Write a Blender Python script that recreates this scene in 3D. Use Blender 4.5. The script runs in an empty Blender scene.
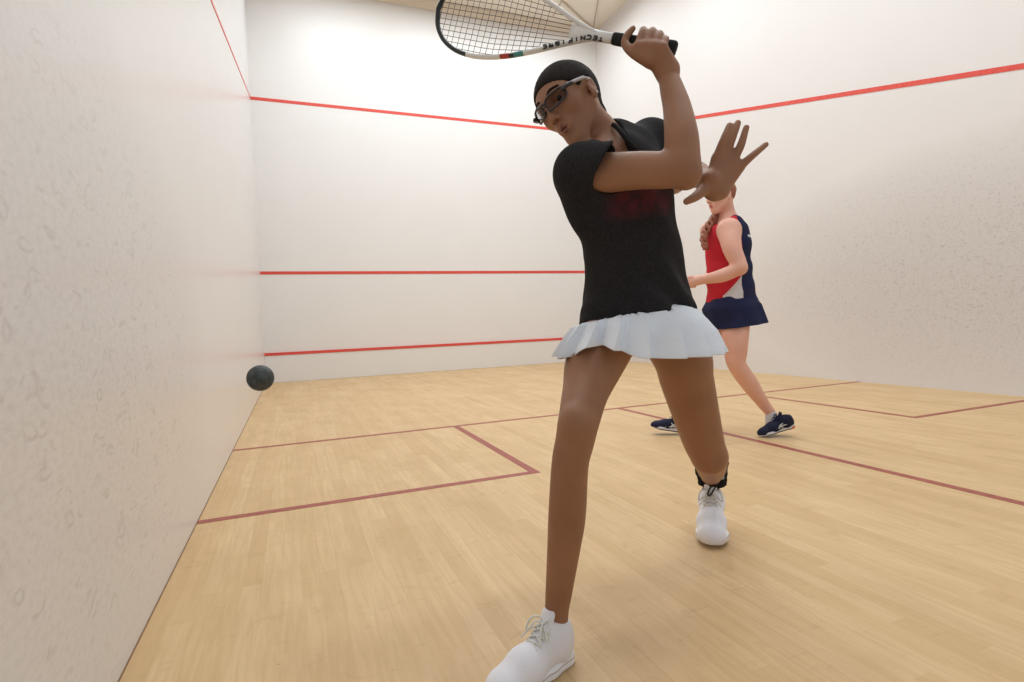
import bpy, bmesh, math, random
import numpy as np
from mathutils import Vector, Matrix
random.seed(7)
S = bpy.context.scene
C = S.collection
# ------------------------------------------------------------------ camera
YAW, PITCH, ROLL, FPX = .3783, -.0336, -.0396, 552.05
CAM = np.array([.4326, -4.3714, .8312])
def basis():
    y, p, r = YAW, PITCH, ROLL
    f = np.array([math.sin(y)*math.cos(p), math.cos(y)*math.cos(p), math.sin(p)])
    rt = np.array([math.cos(y), -math.sin(y), 0.]); up = np.cross(rt, f)
    return math.cos(r)*rt+math.sin(r)*up, -math.sin(r)*rt+math.cos(r)*up, f
RT, UP, FW = basis()
cd = bpy.data.cameras.new('camera'); cam = bpy.data.objects.new('camera', cd); C.objects.link(cam)
cd.sensor_width = 36; cd.lens = FPX/1024*36; cd.clip_start = .02
cam.matrix_world = Matrix(((RT[0], UP[0], -FW[0], CAM[0]), (RT[1], UP[1], -FW[1], CAM[1]), (RT[2], UP[2], -FW[2], CAM[2]), (0, 0, 0, 1)))
S.camera = cam
def at(px, py, t):                       # a world point from where it is seen and how far off it is
    return CAM+t*(FW+RT*(px-512)/FPX+UP*(341-py)/FPX)
def cv(x, y, z):                         # direction from right / up / towards-the-lens components
    v = x*RT+y*UP-z*FW
    return v/np.linalg.norm(v)
# ------------------------------------------------------------------ light
S.view_settings.view_transform = 'Standard'; S.view_settings.look = 'None'
S.view_settings.gamma = 1; S.view_settings.use_curve_mapping = False
S.view_settings.exposure = 0.0
W = bpy.data.worlds.new('world'); S.world = W; W.use_nodes = True
W.node_tree.nodes['Background'].inputs[0].default_value = (.84, .92, 1, 1)
W.node_tree.nodes['Background'].inputs[1].default_value = .56
def area(name, loc, rot, sx, sy, power, col=(.86, .94, 1)):
    l = bpy.data.lights.new(name, 'AREA'); l.shape = 'RECTANGLE'; l.size = sx; l.size_y = sy; l.energy = power; l.color = col
    o = bpy.data.objects.new(name, l); C.objects.link(o); o.location = loc; o.rotation_euler = rot
    return o
LAMP_W = 33.5
LAMPS = [(x, y) for y in (4.1, 1.6, -1.0, -3.4) for x in (1.4, 3.2, 5.0)]
for x, y in LAMPS:
    area('ceiling_lamp', (x, y, 6.42), (0, 0, 0), 1.15, .5, LAMP_W)

# ------------------------------------------------------------------ materials
def lin(c): return tuple((v/255/12.92 if v/255 <= .04045 else ((v/255+.055)/1.055)**2.4) for v in c)+(1,)
def mat(name, col, rough=.6, spec=.5, **kw):
    m = bpy.data.materials.new(name); m.use_nodes = True; b = m.node_tree.nodes['Principled BSDF']
    b.inputs['Base Color'].default_value = col; b.inputs['Roughness'].default_value = rough
    b.inputs['Specular IOR Level'].default_value = spec
    for k, v in kw.items(): b.inputs[k.replace('_', ' ')].default_value = v
    return m
class NT:
    def __init__(s, m): s.t = m.node_tree; s.b = s.t.nodes['Principled BSDF']
    def n(s, typ, **kw):
        o = s.t.nodes.new(typ)
        for k, v in kw.items():
            if isinstance(k, str) and hasattr(o, k): setattr(o, k, v)
        return o
    def l(s, a, b): s.t.links.new(a, b)
    def geo(s, scale=(1, 1, 1), rot=(0, 0, 0)):
        g = s.t.nodes.new('ShaderNodeNewGeometry'); m = s.t.nodes.new('ShaderNodeMapping')
        m.inputs['Scale'].default_value = scale; m.inputs['Rotation'].default_value = rot
        s.l(g.outputs['Position'], m.inputs['Vector']); return m.outputs[0]
    def obj(s, scale=(1, 1, 1)):
        g = s.t.nodes.new('ShaderNodeTexCoord'); m = s.t.nodes.new('ShaderNodeMapping')
        m.inputs['Scale'].default_value = scale
        s.l(g.outputs['Object'], m.inputs['Vector']); return m.outputs[0]
    def noise(s, vec, scale, detail=3, rough=.5, dist=0):
        o = s.t.nodes.new('ShaderNodeTexNoise'); s.l(vec, o.inputs['Vector'])
        o.inputs['Scale'].default_value = scale; o.inputs['Detail'].default_value = detail
        o.inputs['Roughness'].default_value = rough; o.inputs['Distortion'].default_value = dist
        return o.outputs['Fac']
    def ramp(s, fac, stops):
        o = s.t.nodes.new('ShaderNodeValToRGB'); s.l(fac, o.inputs[0]); e = o.color_ramp.elements
        while len(e) < len(stops): e.new(.5)
        for i, (p, c) in enumerate(stops):
            e[i].position = p; e[i].color = c if len(c) == 4 else tuple(c)+(1,)
        return o.outputs[0]
    def mix(s, fac, a, b, mode='MIX'):
        o = s.t.nodes.new('ShaderNodeMix'); o.data_type = 'RGBA'; o.blend_type = mode
        for i, v in ((0, fac), (6, a), (7, b)):
            if isinstance(v, bpy.types.NodeSocket): s.l(v, o.inputs[i])
            else: o.inputs[i].default_value = v
        return o.outputs[2]
    def math(s, op, a, b=0., clamp=False):
        o = s.t.nodes.new('ShaderNodeMath'); o.operation = op; o.use_clamp = clamp
        for i, v in ((0, a), (1, b)):
            if isinstance(v, bpy.types.NodeSocket): s.l(v, o.inputs[i])
            else: o.inputs[i].default_value = v
        return o.outputs[0]
    def bump(s, h, strength, dist=.01):
        o = s.t.nodes.new('ShaderNodeBump'); o.inputs['Strength'].default_value = strength; o.inputs['Distance'].default_value = dist
        s.l(h, o.inputs['Height']); s.l(o.outputs[0], s.b.inputs['Normal'])
    def col(s, c): s.l(c, s.b.inputs['Base Color'])
def g(v): return (v, v, v, 1)
def wall_mat(name, base, dirt_axis=None, dirt=.0, centre=(0, 0), spread=(1, 1), rough=.32, spec=.4, hi_tone=None, stretch=(1, 1, 1), dscale=14):
    m = mat(name, base, rough, spec); n = NT(m)
    p = n.geo()
    sep = n.t.nodes.new('ShaderNodeSeparateXYZ'); n.l(p, sep.inputs[0])
    c = base
    big = n.noise(p, 1.3, 3)
    c = n.mix(n.ramp(big, [(.35, g(0)), (.7, g(.5))]), base, tuple(x*.965 for x in base[:3])+(1,))
    h = n.noise(n.geo((1, 1, 1)), 9, 4)
    if dirt:
        # where the ball strikes most: an elliptical patch with ragged edges
        a = sep.outputs[dirt_axis]
        da = n.math('DIVIDE', n.math('SUBTRACT', a, centre[0]), spread[0])
        dz = n.math('DIVIDE', n.math('SUBTRACT', sep.outputs[2], centre[1]), spread[1])
        r2 = n.math('ADD', n.math('MULTIPLY', da, da), n.math('MULTIPLY', dz, dz))
        patch = n.math('SUBTRACT', 1.0, r2, True)
        v = n.t.nodes.new('ShaderNodeTexVoronoi'); v.inputs['Scale'].default_value = dscale; v.feature = 'F1'
        warp = n.t.nodes.new('ShaderNodeVectorMath'); warp.operation = 'ADD'
        nz = n.t.nodes.new('ShaderNodeTexNoise'); nz.inputs['Scale'].default_value = 6; n.l(p, nz.inputs['Vector'])
        sc = n.t.nodes.new('ShaderNodeVectorMath'); sc.operation = 'SCALE'; sc.inputs['Scale'].default_value = .13
        n.l(nz.outputs['Color'], sc.inputs[0]); n.l(n.geo(stretch), warp.inputs[0]); n.l(sc.outputs[0], warp.inputs[1]); n.l(warp.outputs[0], v.inputs['Vector'])
        ring = n.ramp(v.outputs['Distance'], [(.18, g(0)), (.30, g(1)), (.36, g(.9)), (.46, g(0))])
        half = n.ramp(n.noise(n.geo(stretch), dscale*.9, 2), [(.50, g(0)), (.60, g(1))])
        crescent = n.math('MULTIPLY', ring, half)
        spk = n.ramp(n.noise(n.geo(stretch), dscale*3.2, 5, .7), [(.44, g(0)), (.68, g(1))])
        marks = n.math('ADD', n.math('MULTIPLY', crescent, .55), n.math('MULTIPLY', spk, .55), True)
        amt = n.math('MULTIPLY', n.math('MULTIPLY', marks, patch), dirt)
        c = n.mix(amt, c, lin((120, 108, 98)))
        c = n.mix(n.math('MULTIPLY', patch, dirt*.62), c, lin((176, 166, 160)))
        h = n.math('ADD', n.math('MULTIPLY', h, .22), n.math('MULTIPLY', n.math('MULTIPLY', crescent, patch), -.6))
    n.col(c); n.bump(h, .10, .012)
    return m
WHITE = lin((233, 227, 221))
m_left = wall_mat('left_wall_plaster', lin((226, 223, 222)), 1, .30, (-2.9, .65), (1.9, 1.1), rough=.27, spec=.5, stretch=(1, .5, 1), dscale=21)
m_right = wall_mat('right_wall_plaster', lin((229, 224, 221)), 1, .52, (-1.0, 1.2), (2.9, 1.3), rough=.5, spec=.3, stretch=(1, .8, 1), dscale=34)
m_front = wall_mat('front_wall_plaster', lin((234, 231, 228)), rough=.4, spec=.35)
m_ceil = wall_mat('ceiling_panels', lin((236, 228, 214)), rough=.8, spec=.2)
m_upper = wall_mat('upper_wall_paint', lin((226, 226, 226)), rough=.6, spec=.3)
m_beam = mat('beam_paint', lin((226, 212, 194)), .7, .3)
m_seam = mat('ceiling_seam', lin((196, 182, 164)), .8, .2)  # darker beige of the ceiling battens and panel joint
def line_mat(name, col, wear):
    m = mat(name, lin(col), .45, .4); n = NT(m); p = n.geo()
    w = n.ramp(n.noise(p, 34, 5, .7), [(.40, g(0)), (.75, g(wear))])
    n.col(n.mix(w, lin(col), lin(tuple(min(255, int(c*1.25+30)) for c in col)))); return m
m_red = line_mat('red_wall_line', (216, 74, 62), .4)
m_redf = line_mat('red_floor_line', (146, 70, 58), .5)
def floor_mat():
    m = mat('maple_strip_floor', lin((206, 172, 124)), .42, .35); n = NT(m)
    p = n.geo((1, 1, 1), (0, 0, math.pi/2))
    br = n.t.nodes.new('ShaderNodeTexBrick'); n.l(p, br.inputs['Vector'])
    br.inputs['Color1'].default_value = g(0); br.inputs['Color2'].default_value = g(1); br.inputs['Mortar'].default_value = g(.5)
    br.inputs['Scale'].default_value = 1; br.inputs['Brick Width'].default_value = .85; br.inputs['Row Height'].default_value = .06
    br.inputs['Mortar Size'].default_value = .0009; br.inputs['Mortar Smooth'].default_value = .5
    br.offset = .37; br.offset_frequency = 3; br.squash = 1.4; br.squash_frequency = 2
    tone = n.ramp(br.outputs['Color'], [(0, lin((208, 174, 126))), (.35, lin((217, 184, 137))), (.7, lin((222, 191, 145))), (1, lin((212, 178, 130)))])
    grain = n.noise(n.geo((26, 1.6, 1)), 2.2, 6, .65, .6)
    c = n.mix(n.ramp(grain, [(.35, g(.55)), (.62, g(0))]), tone, lin((198, 162, 114)))
    blot = n.noise(n.geo((1, .55, 1)), 3.2, 5, .6)
    c = n.mix(n.ramp(blot, [(.42, g(0)), (.72, g(.40))]), c, lin((192, 158, 114)))
    streak = n.noise(n.geo((3.2, 5.5, 1), (0, 0, .5)), 2.4, 6, .7, 1.2)
    c = n.mix(n.ramp(streak, [(.56, g(0)), (.70, g(.22))]), c, lin((158, 122, 84)))
    spots = n.ramp(n.noise(n.geo(), 46, 2, .4), [(.755, g(0)), (.80, g(.45))])
    c = n.mix(spots, c, lin((120, 88, 58)))
    gap = n.math('MULTIPLY', br.outputs['Fac'], n.ramp(n.noise(n.geo((1, .25, 1)), 2.3, 2), [(.46, g(.05)), (.66, g(.6))]))
    c = n.mix(gap, c, lin((150, 110, 70)))
    n.col(c)
    r = n.ramp(blot, [(.3, g(.36)), (.7, g(.52))]); n.l(r, n.b.inputs['Roughness'])
    n.bump(grain, .03, .004); return m
m_floor = floor_mat()
def skin_mat(name, base, dark, warm, rough=.5):
    m = mat(name, base, rough, .35, Subsurface_Weight=.06, Subsurface_Scale=.02); n = NT(m)
    m.node_tree.nodes['Principled BSDF'].inputs['Subsurface Radius'].default_value = (1, .4, .25)
    p = n.geo()
    c = n.mix(n.ramp(n.noise(p, 9, 4), [(.35, g(0)), (.7, g(.6))]), base, dark)
    c = n.mix(n.ramp(n.noise(p, 3.1, 3), [(.45, g(0)), (.75, g(.5))]), c, warm)
    n.col(c); n.bump(n.noise(p, 220, 3), .12, .002); return m
m_skin = skin_mat('brown_skin', lin((158, 112, 83)), lin((138, 95, 69)), lin((166, 120, 93)))
m_skin2 = skin_mat('fair_skin', lin((232, 178, 156)), lin((222, 160, 138)), lin((236, 190, 170)))
m_lip = mat('lip', lin((128, 78, 64)), .4); m_lip2 = mat('lip_pink', lin((206, 118, 108)), .4)
m_mouth = mat('mouth_inside', lin((62, 30, 28)), .6)
def cloth(name, col, col2=None, fscale=160, bump=.25, rough=.85, wr=.0):
    m = mat(name, lin(col), rough, .15); n = NT(m); p = n.geo()
    col2 = col2 or tuple(int(c*.88) for c in col)
    n.col(n.mix(n.ramp(n.noise(p, fscale, 4, .7), [(.35, g(0)), (.65, g(1))]), lin(col), lin(col2)))
    n.bump(n.noise(p, fscale*1.5, 2), bump, .002); return m
m_black = cloth('black_jersey', (46, 43, 44), (33, 31, 32))
m_blackr = cloth('faded_red_print', (84, 38, 42), (44, 28, 30), 60)
m_skirt = cloth('white_pleated_cloth', (238, 241, 246), (231, 235, 241), 220, .12, .7)
m_navy = cloth('navy_jersey', (42, 46, 78), (34, 38, 66))
m_redc = cloth('red_jersey', (205, 50, 62), (190, 42, 54))
m_whitec = cloth('white_jersey', (228, 224, 226))
m_hair = mat('black_hair', lin((40, 33, 30)), .75, .12); n = NT(m_hair); n.bump(n.noise(n.geo((1, 1, 1)), 260, 3), .5, .003)
n.col(n.mix(n.noise(n.geo(), 120, 3), lin((46, 38, 34)), lin((30, 25, 23))))
m_hair2 = mat('auburn_hair', lin((150, 84, 58)), .5); n = NT(m_hair2)
n.col(n.mix(n.noise(n.geo(), 60, 3), lin((178, 104, 72)), lin((112, 58, 40)))); n.bump(n.noise(n.geo(), 160, 3), .6, .004)
m_shoe = cloth('white_shoe_mesh', (244, 242, 246), (234, 232, 238), 420, .3, .6)
m_sole = mat('white_rubber_sole', lin((244, 242, 244)), .5)
m_soleg = mat('grey_sole_edge', lin((176, 172, 172)), .6)
m_lace = mat('pale_lace', lin((224, 222, 214)), .7); m_laceb = mat('black_lace', lin((24, 22, 24)), .6)
m_shoen = cloth('navy_shoe_mesh', (38, 42, 66), (28, 30, 50), 300, .3, .6)
m_orange = mat('orange_heel_rubber', lin((214, 120, 92)), .5)
m_silver = mat('silver_overlay', lin((214, 214, 208)), .4)
m_brace = cloth('black_ankle_brace', (28, 26, 28)); m_grey = mat('grey_tab', lin((150, 150, 148)), .6)
m_frame = mat('dark_goggle_frame', lin((50, 42, 42)), .3, .5); m_armw = mat('white_goggle_temple', lin((190, 182, 178)), .35)
m_lens = mat('goggle_lens', lin((120, 116, 118)), .04, .5, Transmission_Weight=1.0, IOR=1.08, Alpha=.35)
m_eye = mat('eye_white', lin((186, 172, 164)), .25); m_iris = mat('dark_iris', lin((34, 20, 16)), .15)
m_ball = mat('black_rubber', lin((48, 52, 50)), .55, .35); n = NT(m_ball)
n.col(n.mix(n.ramp(n.noise(n.obj(), 130, 3, .7), [(.4, g(0)), (.65, g(.6))]), lin((58, 63, 62)), lin((92, 94, 92)))); n.bump(n.noise(n.obj(), 260, 3), .35, .001)
m_rkw = mat('white_racket_lacquer', lin((232, 228, 222)), .25, .5)
m_rkb = mat('black_racket_lacquer', lin((36, 40, 40)), .3); m_rkr = mat('red_racket_lacquer', lin((176, 56, 48)), .3); m_rkt = mat('teal_racket_lacquer', lin((60, 134, 130)), .3)
m_string = mat('dark_string', lin((84, 72, 66)), .5); m_grip = cloth('black_grip_tape', (46, 46, 42), (32, 32, 30), 300, .4, .7)

# ------------------------------------------------------------------ object helpers
def link(name, me, parent=None, mats=()):
    o = bpy.data.objects.new(name, me); C.objects.link(o)
    for m in mats: me.materials.append(m)
    if parent: o.parent = parent
    return o
def smooth(me): me.polygons.foreach_set('use_smooth', [True]*len(me.polygons))
def raw(name, V, F, mats, parent=None, sm=False):
    me = bpy.data.meshes.new(name); me.from_pydata([tuple(v) for v in V], [], [tuple(f) for f in F]); me.update()
    if sm: smooth(me)
    return link(name, me, parent, mats)
def box(name, lo, hi, m, parent=None, bev=0):
    bm = bmesh.new(); bmesh.ops.create_cube(bm, size=1)
    for v in bm.verts: v.co = Vector([lo[i]+(v.co[i]+.5)*(hi[i]-lo[i]) for i in range(3)])
    if bev: bmesh.ops.bevel(bm, geom=bm.edges[:], offset=bev, segments=2, affect='EDGES')
    me = bpy.data.meshes.new(name); bm.to_mesh(me); bm.free(); return link(name, me, parent, [m])
def struct(o, label=None):
    o['kind'] = 'structure'
    if label: o['label'] = label
    return o
def thing(name, label, cat, loc=(0, 0, 0), group=None):
    o = bpy.data.objects.new(name, None); C.objects.link(o); o.location = loc; o.empty_display_size = .1
    o['label'] = label; o['category'] = cat
    if group: o['group'] = group
    bpy.context.view_layer.update(); return o
def keep(o, root):                       # parent an already placed world-space mesh to a root at its base
    o.parent = root; o.matrix_parent_inverse = Matrix.Translation(-Vector(root.location)); return o
def tube_vf(pts, rad, seg=8, closed=False, flat=None):
    pts = [np.array(p, float) for p in pts]; n = len(pts); V = []; F = []
    if not hasattr(rad, '__len__'): rad = [rad]*n
    prev = None
    for i, p in enumerate(pts):
        if closed: d = pts[(i+1) % n]-pts[i-1]
        else: d = pts[min(i+1, n-1)]-pts[max(i-1, 0)]
        d = d/(np.linalg.norm(d)+1e-12)
        if prev is None:
            a = np.array([0, 0, 1.]) if abs(d[2]) < .9 else np.array([1., 0, 0])
            u = np.cross(d, a)
        else: u = prev-d*(prev@d)
        u /= np.linalg.norm(u); prev = u; w = np.cross(d, u)
        for k in range(seg):
            t = 2*math.pi*k/seg; V.append(p+rad[i]*(math.cos(t)*u+math.sin(t)*w))
    m = n if closed else n-1
    for i in range(m):
        for k in range(seg):
            a = i*seg+k; b = i*seg+(k+1) % seg; c = ((i+1) % n)*seg+(k+1) % seg; e = ((i+1) % n)*seg+k
            F.append((a, b, c, e))
    if not closed:
        F.append(tuple(range(seg))[::-1]); F.append(tuple((n-1)*seg+k for k in range(seg)))
    return V, F
def tubes(name, paths, m, parent=None, seg=8):
    V = []; F = []
    for pts, rad, closed in paths:
        v, f = tube_vf(pts, rad, seg, closed); o = len(V); V += v; F += [tuple(i+o for i in q) for q in f]
    return raw(name, V, F, [m], parent, True)
def spline(pts, n=8):                    # Catmull-Rom through the points
    P = [np.array(p, float) for p in pts]; P = [2*P[0]-P[1]]+P+[2*P[-1]-P[-2]]; out = []
    for i in range(1, len(P)-2):
        for k in range(n):
            t = k/n; a, b, c, d = P[i-1:i+3]
            out.append(.5*((2*b)+(-a+c)*t+(2*a-5*b+4*c-d)*t*t+(-a+3*b-3*c+d)*t**3))
    out.append(P[-2]); return out

# ------------------------------------------------------------------ implicit surfaces (bodies, clothes, shoes)
def _v(a): return np.array(a, np.float32)
def rc(a, b, ra, rb, k=.02, flat=None, s=1., op='add'):
    a, b = _v(a), _v(b); ba = b-a; L2 = float(ba@ba)+1e-9
    n = None if flat is None else _v(flat)/np.linalg.norm(flat)
    def fn(p):
        q = p-a; t = np.clip((q@ba)/L2, 0, 1); q = q-t[:, None]*ba
        if n is not None: q = q+(q@n)[:, None]*n*(1/s-1)
        d = np.sqrt((q*q).sum(1))-(ra+(rb-ra)*t)
        return d*(s if (n is not None and s < 1) else 1) if n is not None and False else d
    return (fn, (a+b)/2, float(np.linalg.norm(ba))/2+max(ra, rb)*max(1, s), k, op)
def limb(pts, rad, k=.02, n=9, flat=None, s=1.):
    Q = spline([np.append(p, r) for p, r in zip(pts, rad)], n) if len(pts) > 2 else [np.append(p, r) for p, r in zip(pts, rad)]
    Q = np.array(Q, np.float32); c = Q[:, :3].mean(0); R = float(np.max(np.linalg.norm(Q[:, :3]-c, axis=1)+Q[:, 3]))
    nn = None if flat is None else _v(flat)/np.linalg.norm(flat)
    def fn(p):
        d = np.full(len(p), 1e3, np.float32)
        for a, b in zip(Q[:-1], Q[1:]):
            ba = b[:3]-a[:3]; q = p-a[:3]; t = np.clip((q@ba)/(float(ba@ba)+1e-9), 0, 1); q = q-t[:, None]*ba
            if nn is not None: q = q+(q@nn)[:, None]*nn*(1/s-1)
            d = np.minimum(d, np.sqrt((q*q).sum(1))-(a[3]+(b[3]-a[3])*t))
        return d
    return (fn, c, R, k, 'add')
def ell(c, r, ax=None, k=.02, op='add'):
    c, r = _v(c), _v(r); A = np.eye(3, dtype=np.float32) if ax is None else np.array(ax, np.float32)
    def fn(p):
        q = (p-c)@A.T; k0 = np.sqrt(((q/r)**2).sum(1)); k1 = np.sqrt(((q/(r*r))**2).sum(1))+1e-9
        return k0*(k0-1)/k1
    return (fn, c, float(r.max()), k, op)
def plane(p0, n, k=.003, op='cut'):      # keeps the side the normal points away from
    p0 = _v(p0); n = _v(n)/np.linalg.norm(n)
    return (lambda p: (p-p0)@n, p0, 1e3, k, op)
def sdf(P, prims, far=None):
    d = np.full(len(P), 1e3, np.float32)
    for fn, c, R, k, op in prims:
        e = fn(P).astype(np.float32)
        if op == 'add':
            h = np.maximum(k-np.abs(d-e), 0)/k; d = np.minimum(d, e)-h*h*k*.25
        elif op == 'sub':
            e = -e; h = np.maximum(k-np.abs(d-e), 0)/k; d = np.maximum(d, e)+h*h*k*.25
        else:
            h = np.maximum(k-np.abs(d-e), 0)/k; d = np.maximum(d, e)+h*h*k*.25
    return d
def mesh_sdf(name, prims, vox, mats, parent=None, disp=None, region=None, pad=.02, root=None, relax=1):
    adds = [q for q in prims if q[4] == 'add']
    lo = np.min([q[1]-q[2] for q in adds], 0)-pad; hi = np.max([q[1]+q[2] for q in adds], 0)+pad
    B = 12; nb = np.ceil((hi-lo)/(vox*B)).astype(int); N = nb*B+1
    D = np.ones(N, np.float32)
    bs = vox*B; half = bs*.5*math.sqrt(3)
    I = np.stack(np.meshgrid(*[np.arange(k) for k in nb], indexing='ij'), -1).reshape(-1, 3)
    cen = (lo+(I+.5)*bs).astype(np.float32)
    cd_ = sdf(cen, prims)
    gx = np.arange(B+1)*vox
    loc = np.stack(np.meshgrid(gx, gx, gx, indexing='ij'), -1).reshape(-1, 3).astype(np.float32)
    for idx in range(len(I)):
        i, j, k = I[idx]; sl = np.s_[i*B:i*B+B+1, j*B:j*B+B+1, k*B:k*B+B+1]
        if abs(cd_[idx]) > half*1.9+.02:
            if cd_[idx] < 0: D[sl] = -1
    for idx in range(len(I)):
        if abs(cd_[idx]) > half*1.9+.02: continue
        i, j, k = I[idx]; c = cen[idx]; sl = np.s_[i*B:i*B+B+1, j*B:j*B+B+1, k*B:k*B+B+1]
        near = [q for q in prims if q[2] > 100 or np.linalg.norm(q[1]-c) < q[2]*1.0+half+q[3]+.03]
        if not any(q[4] == 'add' for q in near): D[sl] = 1; continue
        P = loc+(lo+I[idx]*bs).astype(np.float32)
        d = sdf(P, near)
        if disp is not None: d = d+disp(P)
        D[sl] = d.reshape(B+1, B+1, B+1)
    sg = D < 0
    cs = np.zeros(tuple(N-1), np.int8)
    for a in (0, 1):
        for b in (0, 1):
            for c in (0, 1): cs += sg[a:N[0]-1+a, b:N[1]-1+b, c:N[2]-1+c]
    act = (cs > 0) & (cs < 8)
    idx = np.argwhere(act); vid = np.full(act.shape, -1, np.int32); vid[act] = np.arange(len(idx))
    acc = np.zeros((len(idx), 3)); cnt = np.zeros(len(idx))
    cor = [(a, b, c) for a in (0, 1) for b in (0, 1) for c in (0, 1)]
    val = {q: D[idx[:, 0]+q[0], idx[:, 1]+q[1], idx[:, 2]+q[2]] for q in cor}
    for q in cor:
        for ax in range(3):
            if q[ax] == 0:
                w = list(q); w[ax] = 1; w = tuple(w); a, b = val[q], val[w]
                m = (a < 0) != (b < 0); t = np.where(m, a/np.where(a-b == 0, 1, a-b), 0)
                pos = np.array(q, float)[None, :].repeat(len(idx), 0); pos[:, ax] = t
                acc[m] += pos[m]; cnt[m] += 1
    V = lo+(idx+acc/cnt[:, None])*vox
    F = []
    for ax in range(3):
        s0 = [slice(None)]*3; s1 = [slice(None)]*3; s0[ax] = slice(0, -1); s1[ax] = slice(1, None)
        e = np.argwhere(sg[tuple(s0)] != sg[tuple(s1)])
        u, w = (ax+1) % 3, (ax+2) % 3
        ok = (e[:, u] > 0) & (e[:, w] > 0) & (e[:, u] < N[u]-1) & (e[:, w] < N[w]-1); e = e[ok]
        du = np.zeros(3, int); du[u] = 1; dw = np.zeros(3, int); dw[w] = 1
        q = [vid[tuple((e-o).T)] for o in (du*0, du, du+dw, dw)]
        f = np.stack(q, 1); flip = ~sg[tuple(e.T)]
        f[flip] = f[flip][:, ::-1]; F.append(f)
    F = np.concatenate(F); F = F[(F >= 0).all(1)]
    for _ in range(relax):               # one soft relaxation pass takes out voxel steps
        a = np.zeros_like(V); n = np.zeros(len(V))
        for k in range(4):
            i0, i1 = F[:, k], F[:, (k+1) % 4]
            np.add.at(a, i0, V[i1]); np.add.at(n, i0, 1); np.add.at(a, i1, V[i0]); np.add.at(n, i1, 1)
        V = V*.5+.5*a/np.maximum(n, 1)[:, None]
    me = bpy.data.meshes.new(name); me.vertices.add(len(V)); me.vertices.foreach_set('co', V.astype(np.float32).ravel())
    me.loops.add(len(F)*4); me.loops.foreach_set('vertex_index', F.astype(np.int32).ravel())
    me.polygons.add(len(F)); me.polygons.foreach_set('loop_start', np.arange(0, len(F)*4, 4, dtype=np.int32))
    me.polygons.foreach_set('use_smooth', np.ones(len(F), bool))
    if region is not None:
        me.polygons.foreach_set('material_index', region(V[F].mean(1)).astype(np.int32))
    me.update(calc_edges=True); me.validate()
    o = link(name, me, None, mats)
    if root is not None: keep(o, root)
    elif parent is not None: o.parent = parent
    return o
#MAIN
# ------------------------------------------------------------------ the court
XW, YF, YB, ZC = 6.4, 5.44, -6.2, 6.6
struct(box('floor', (-.15, YB, -.12), (XW+.15, YF+.15, 0), m_floor), 'pale maple strip floor of the court')
struct(box('wall_left', (-.15, YB, 0), (0, YF, ZC), m_left), 'white left side wall with ball scuffs')
struct(box('wall_front', (-.15, YF, 0), (XW+.15, YF+.15, ZC), m_front), 'white front wall crossed by three red lines')
struct(box('wall_right', (XW, YB, 0), (XW+.15, YF, ZC), m_right), 'white right side wall with a grey patch of ball marks')
struct(box('ceiling', (-.15, YB, ZC), (XW+.15, YF+.15, ZC+.12), m_ceil), 'cream panelled ceiling')
# ceiling: cornice beam along the front wall and batten ribs that meet in the far right corner
tr = 1
def trim(o, label):
    global tr
    o.name = 'trim_%d' % tr; tr += 1; return struct(o, label)
trim(box('t', (0, YF-.10, ZC-.14), (XW, YF, ZC), m_beam, bev=.01), 'beige cornice beam at the top of the front wall')
def bar(a, b, w, h, m, label):
    a, b = np.array(a, float), np.array(b, float); d = b-a; L = np.linalg.norm(d[:2]); s = np.array([-d[1], d[0], 0])/L*w/2
    z = np.array([0, 0, h]); V = [a+s, a-s, b-s, b+s, a+s-z, a-s-z, b-s-z, b+s-z]
    o = raw('t', V, [(0, 3, 2, 1), (4, 5, 6, 7), (0, 1, 5, 4), (1, 2, 6, 5), (2, 3, 7, 6), (3, 0, 4, 7)], [m]); trim(o, label)
def on_ceiling(px, py):
    d = FW+RT*(px-512)/FPX+UP*(341-py)/FPX; t = (ZC-CAM[2])/d[2]; return CAM+t*d
p0 = np.array([XW-.12, YF-.12, ZC])
for (qx, qy, w) in ((562, 0, .035), (598, 0, .02)):
    q = on_ceiling(qx, qy); e = p0+(q-p0)*4.5
    s = min(1, (p0[0]-.05)/max(1e-3, p0[0]-e[0])) if e[0] < .05 else 1
    bar(p0, p0+(e-p0)*s, w, .02, m_seam, 'thin ceiling batten running from the far right corner')
q = on_ceiling(553, 16); r_ = on_ceiling(562, 0)
bar(q, q+(r_-q)*3, .02, .012, m_seam, 'short ceiling panel joint near the front wall')
# tin and lines
m_gap = mat('dark_floor_joint', lin((140, 108, 80)), .8, .2)
T = .004
trim(box('t', (0, YF-.025, 0), (XW, YF, .455), m_front, bev=.004), 'white tin board along the foot of the front wall')
trim(box('t', (0, YF-.032, .445), (XW, YF, .49), m_red), 'red line along the top of the tin')
trim(box('t', (0, YF-T, 1.765), (XW, YF, 1.815), m_red), 'red service line across the front wall')
trim(box('t', (0, YF-T, 4.555), (XW, YF, 4.605), m_red), 'red out line high on the front wall')
def slope_line(x, sgn, z0, z1, y1, label, hw=.025):
    V = []
    for xx in (x, x-sgn*T):
        for y, z in ((YF, z0), (y1, z1)):
            V += [(xx, y, z-hw), (xx, y, z+hw)]
    F = [(0, 1, 3, 2), (4, 6, 7, 5), (0, 4, 5, 1), (2, 3, 7, 6), (0, 2, 6, 4), (1, 5, 7, 3)]
    trim(raw('t', V, F, [m_red]), label)
slope_line(0, -1, 4.58, 4.58-.2502*(YF-YB+.0)*1.0, YB, 'thin red out line sloping down the left wall', .012)
slope_line(XW, 1, 4.60, 4.60-.2485*(YF-YB), YB, 'red out line sloping down the right wall')
def fline(x0, y0, x1, y1, label): trim(box('t', (x0, y0, -.001), (x1, y1, .0012), m_redf), label)
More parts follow.
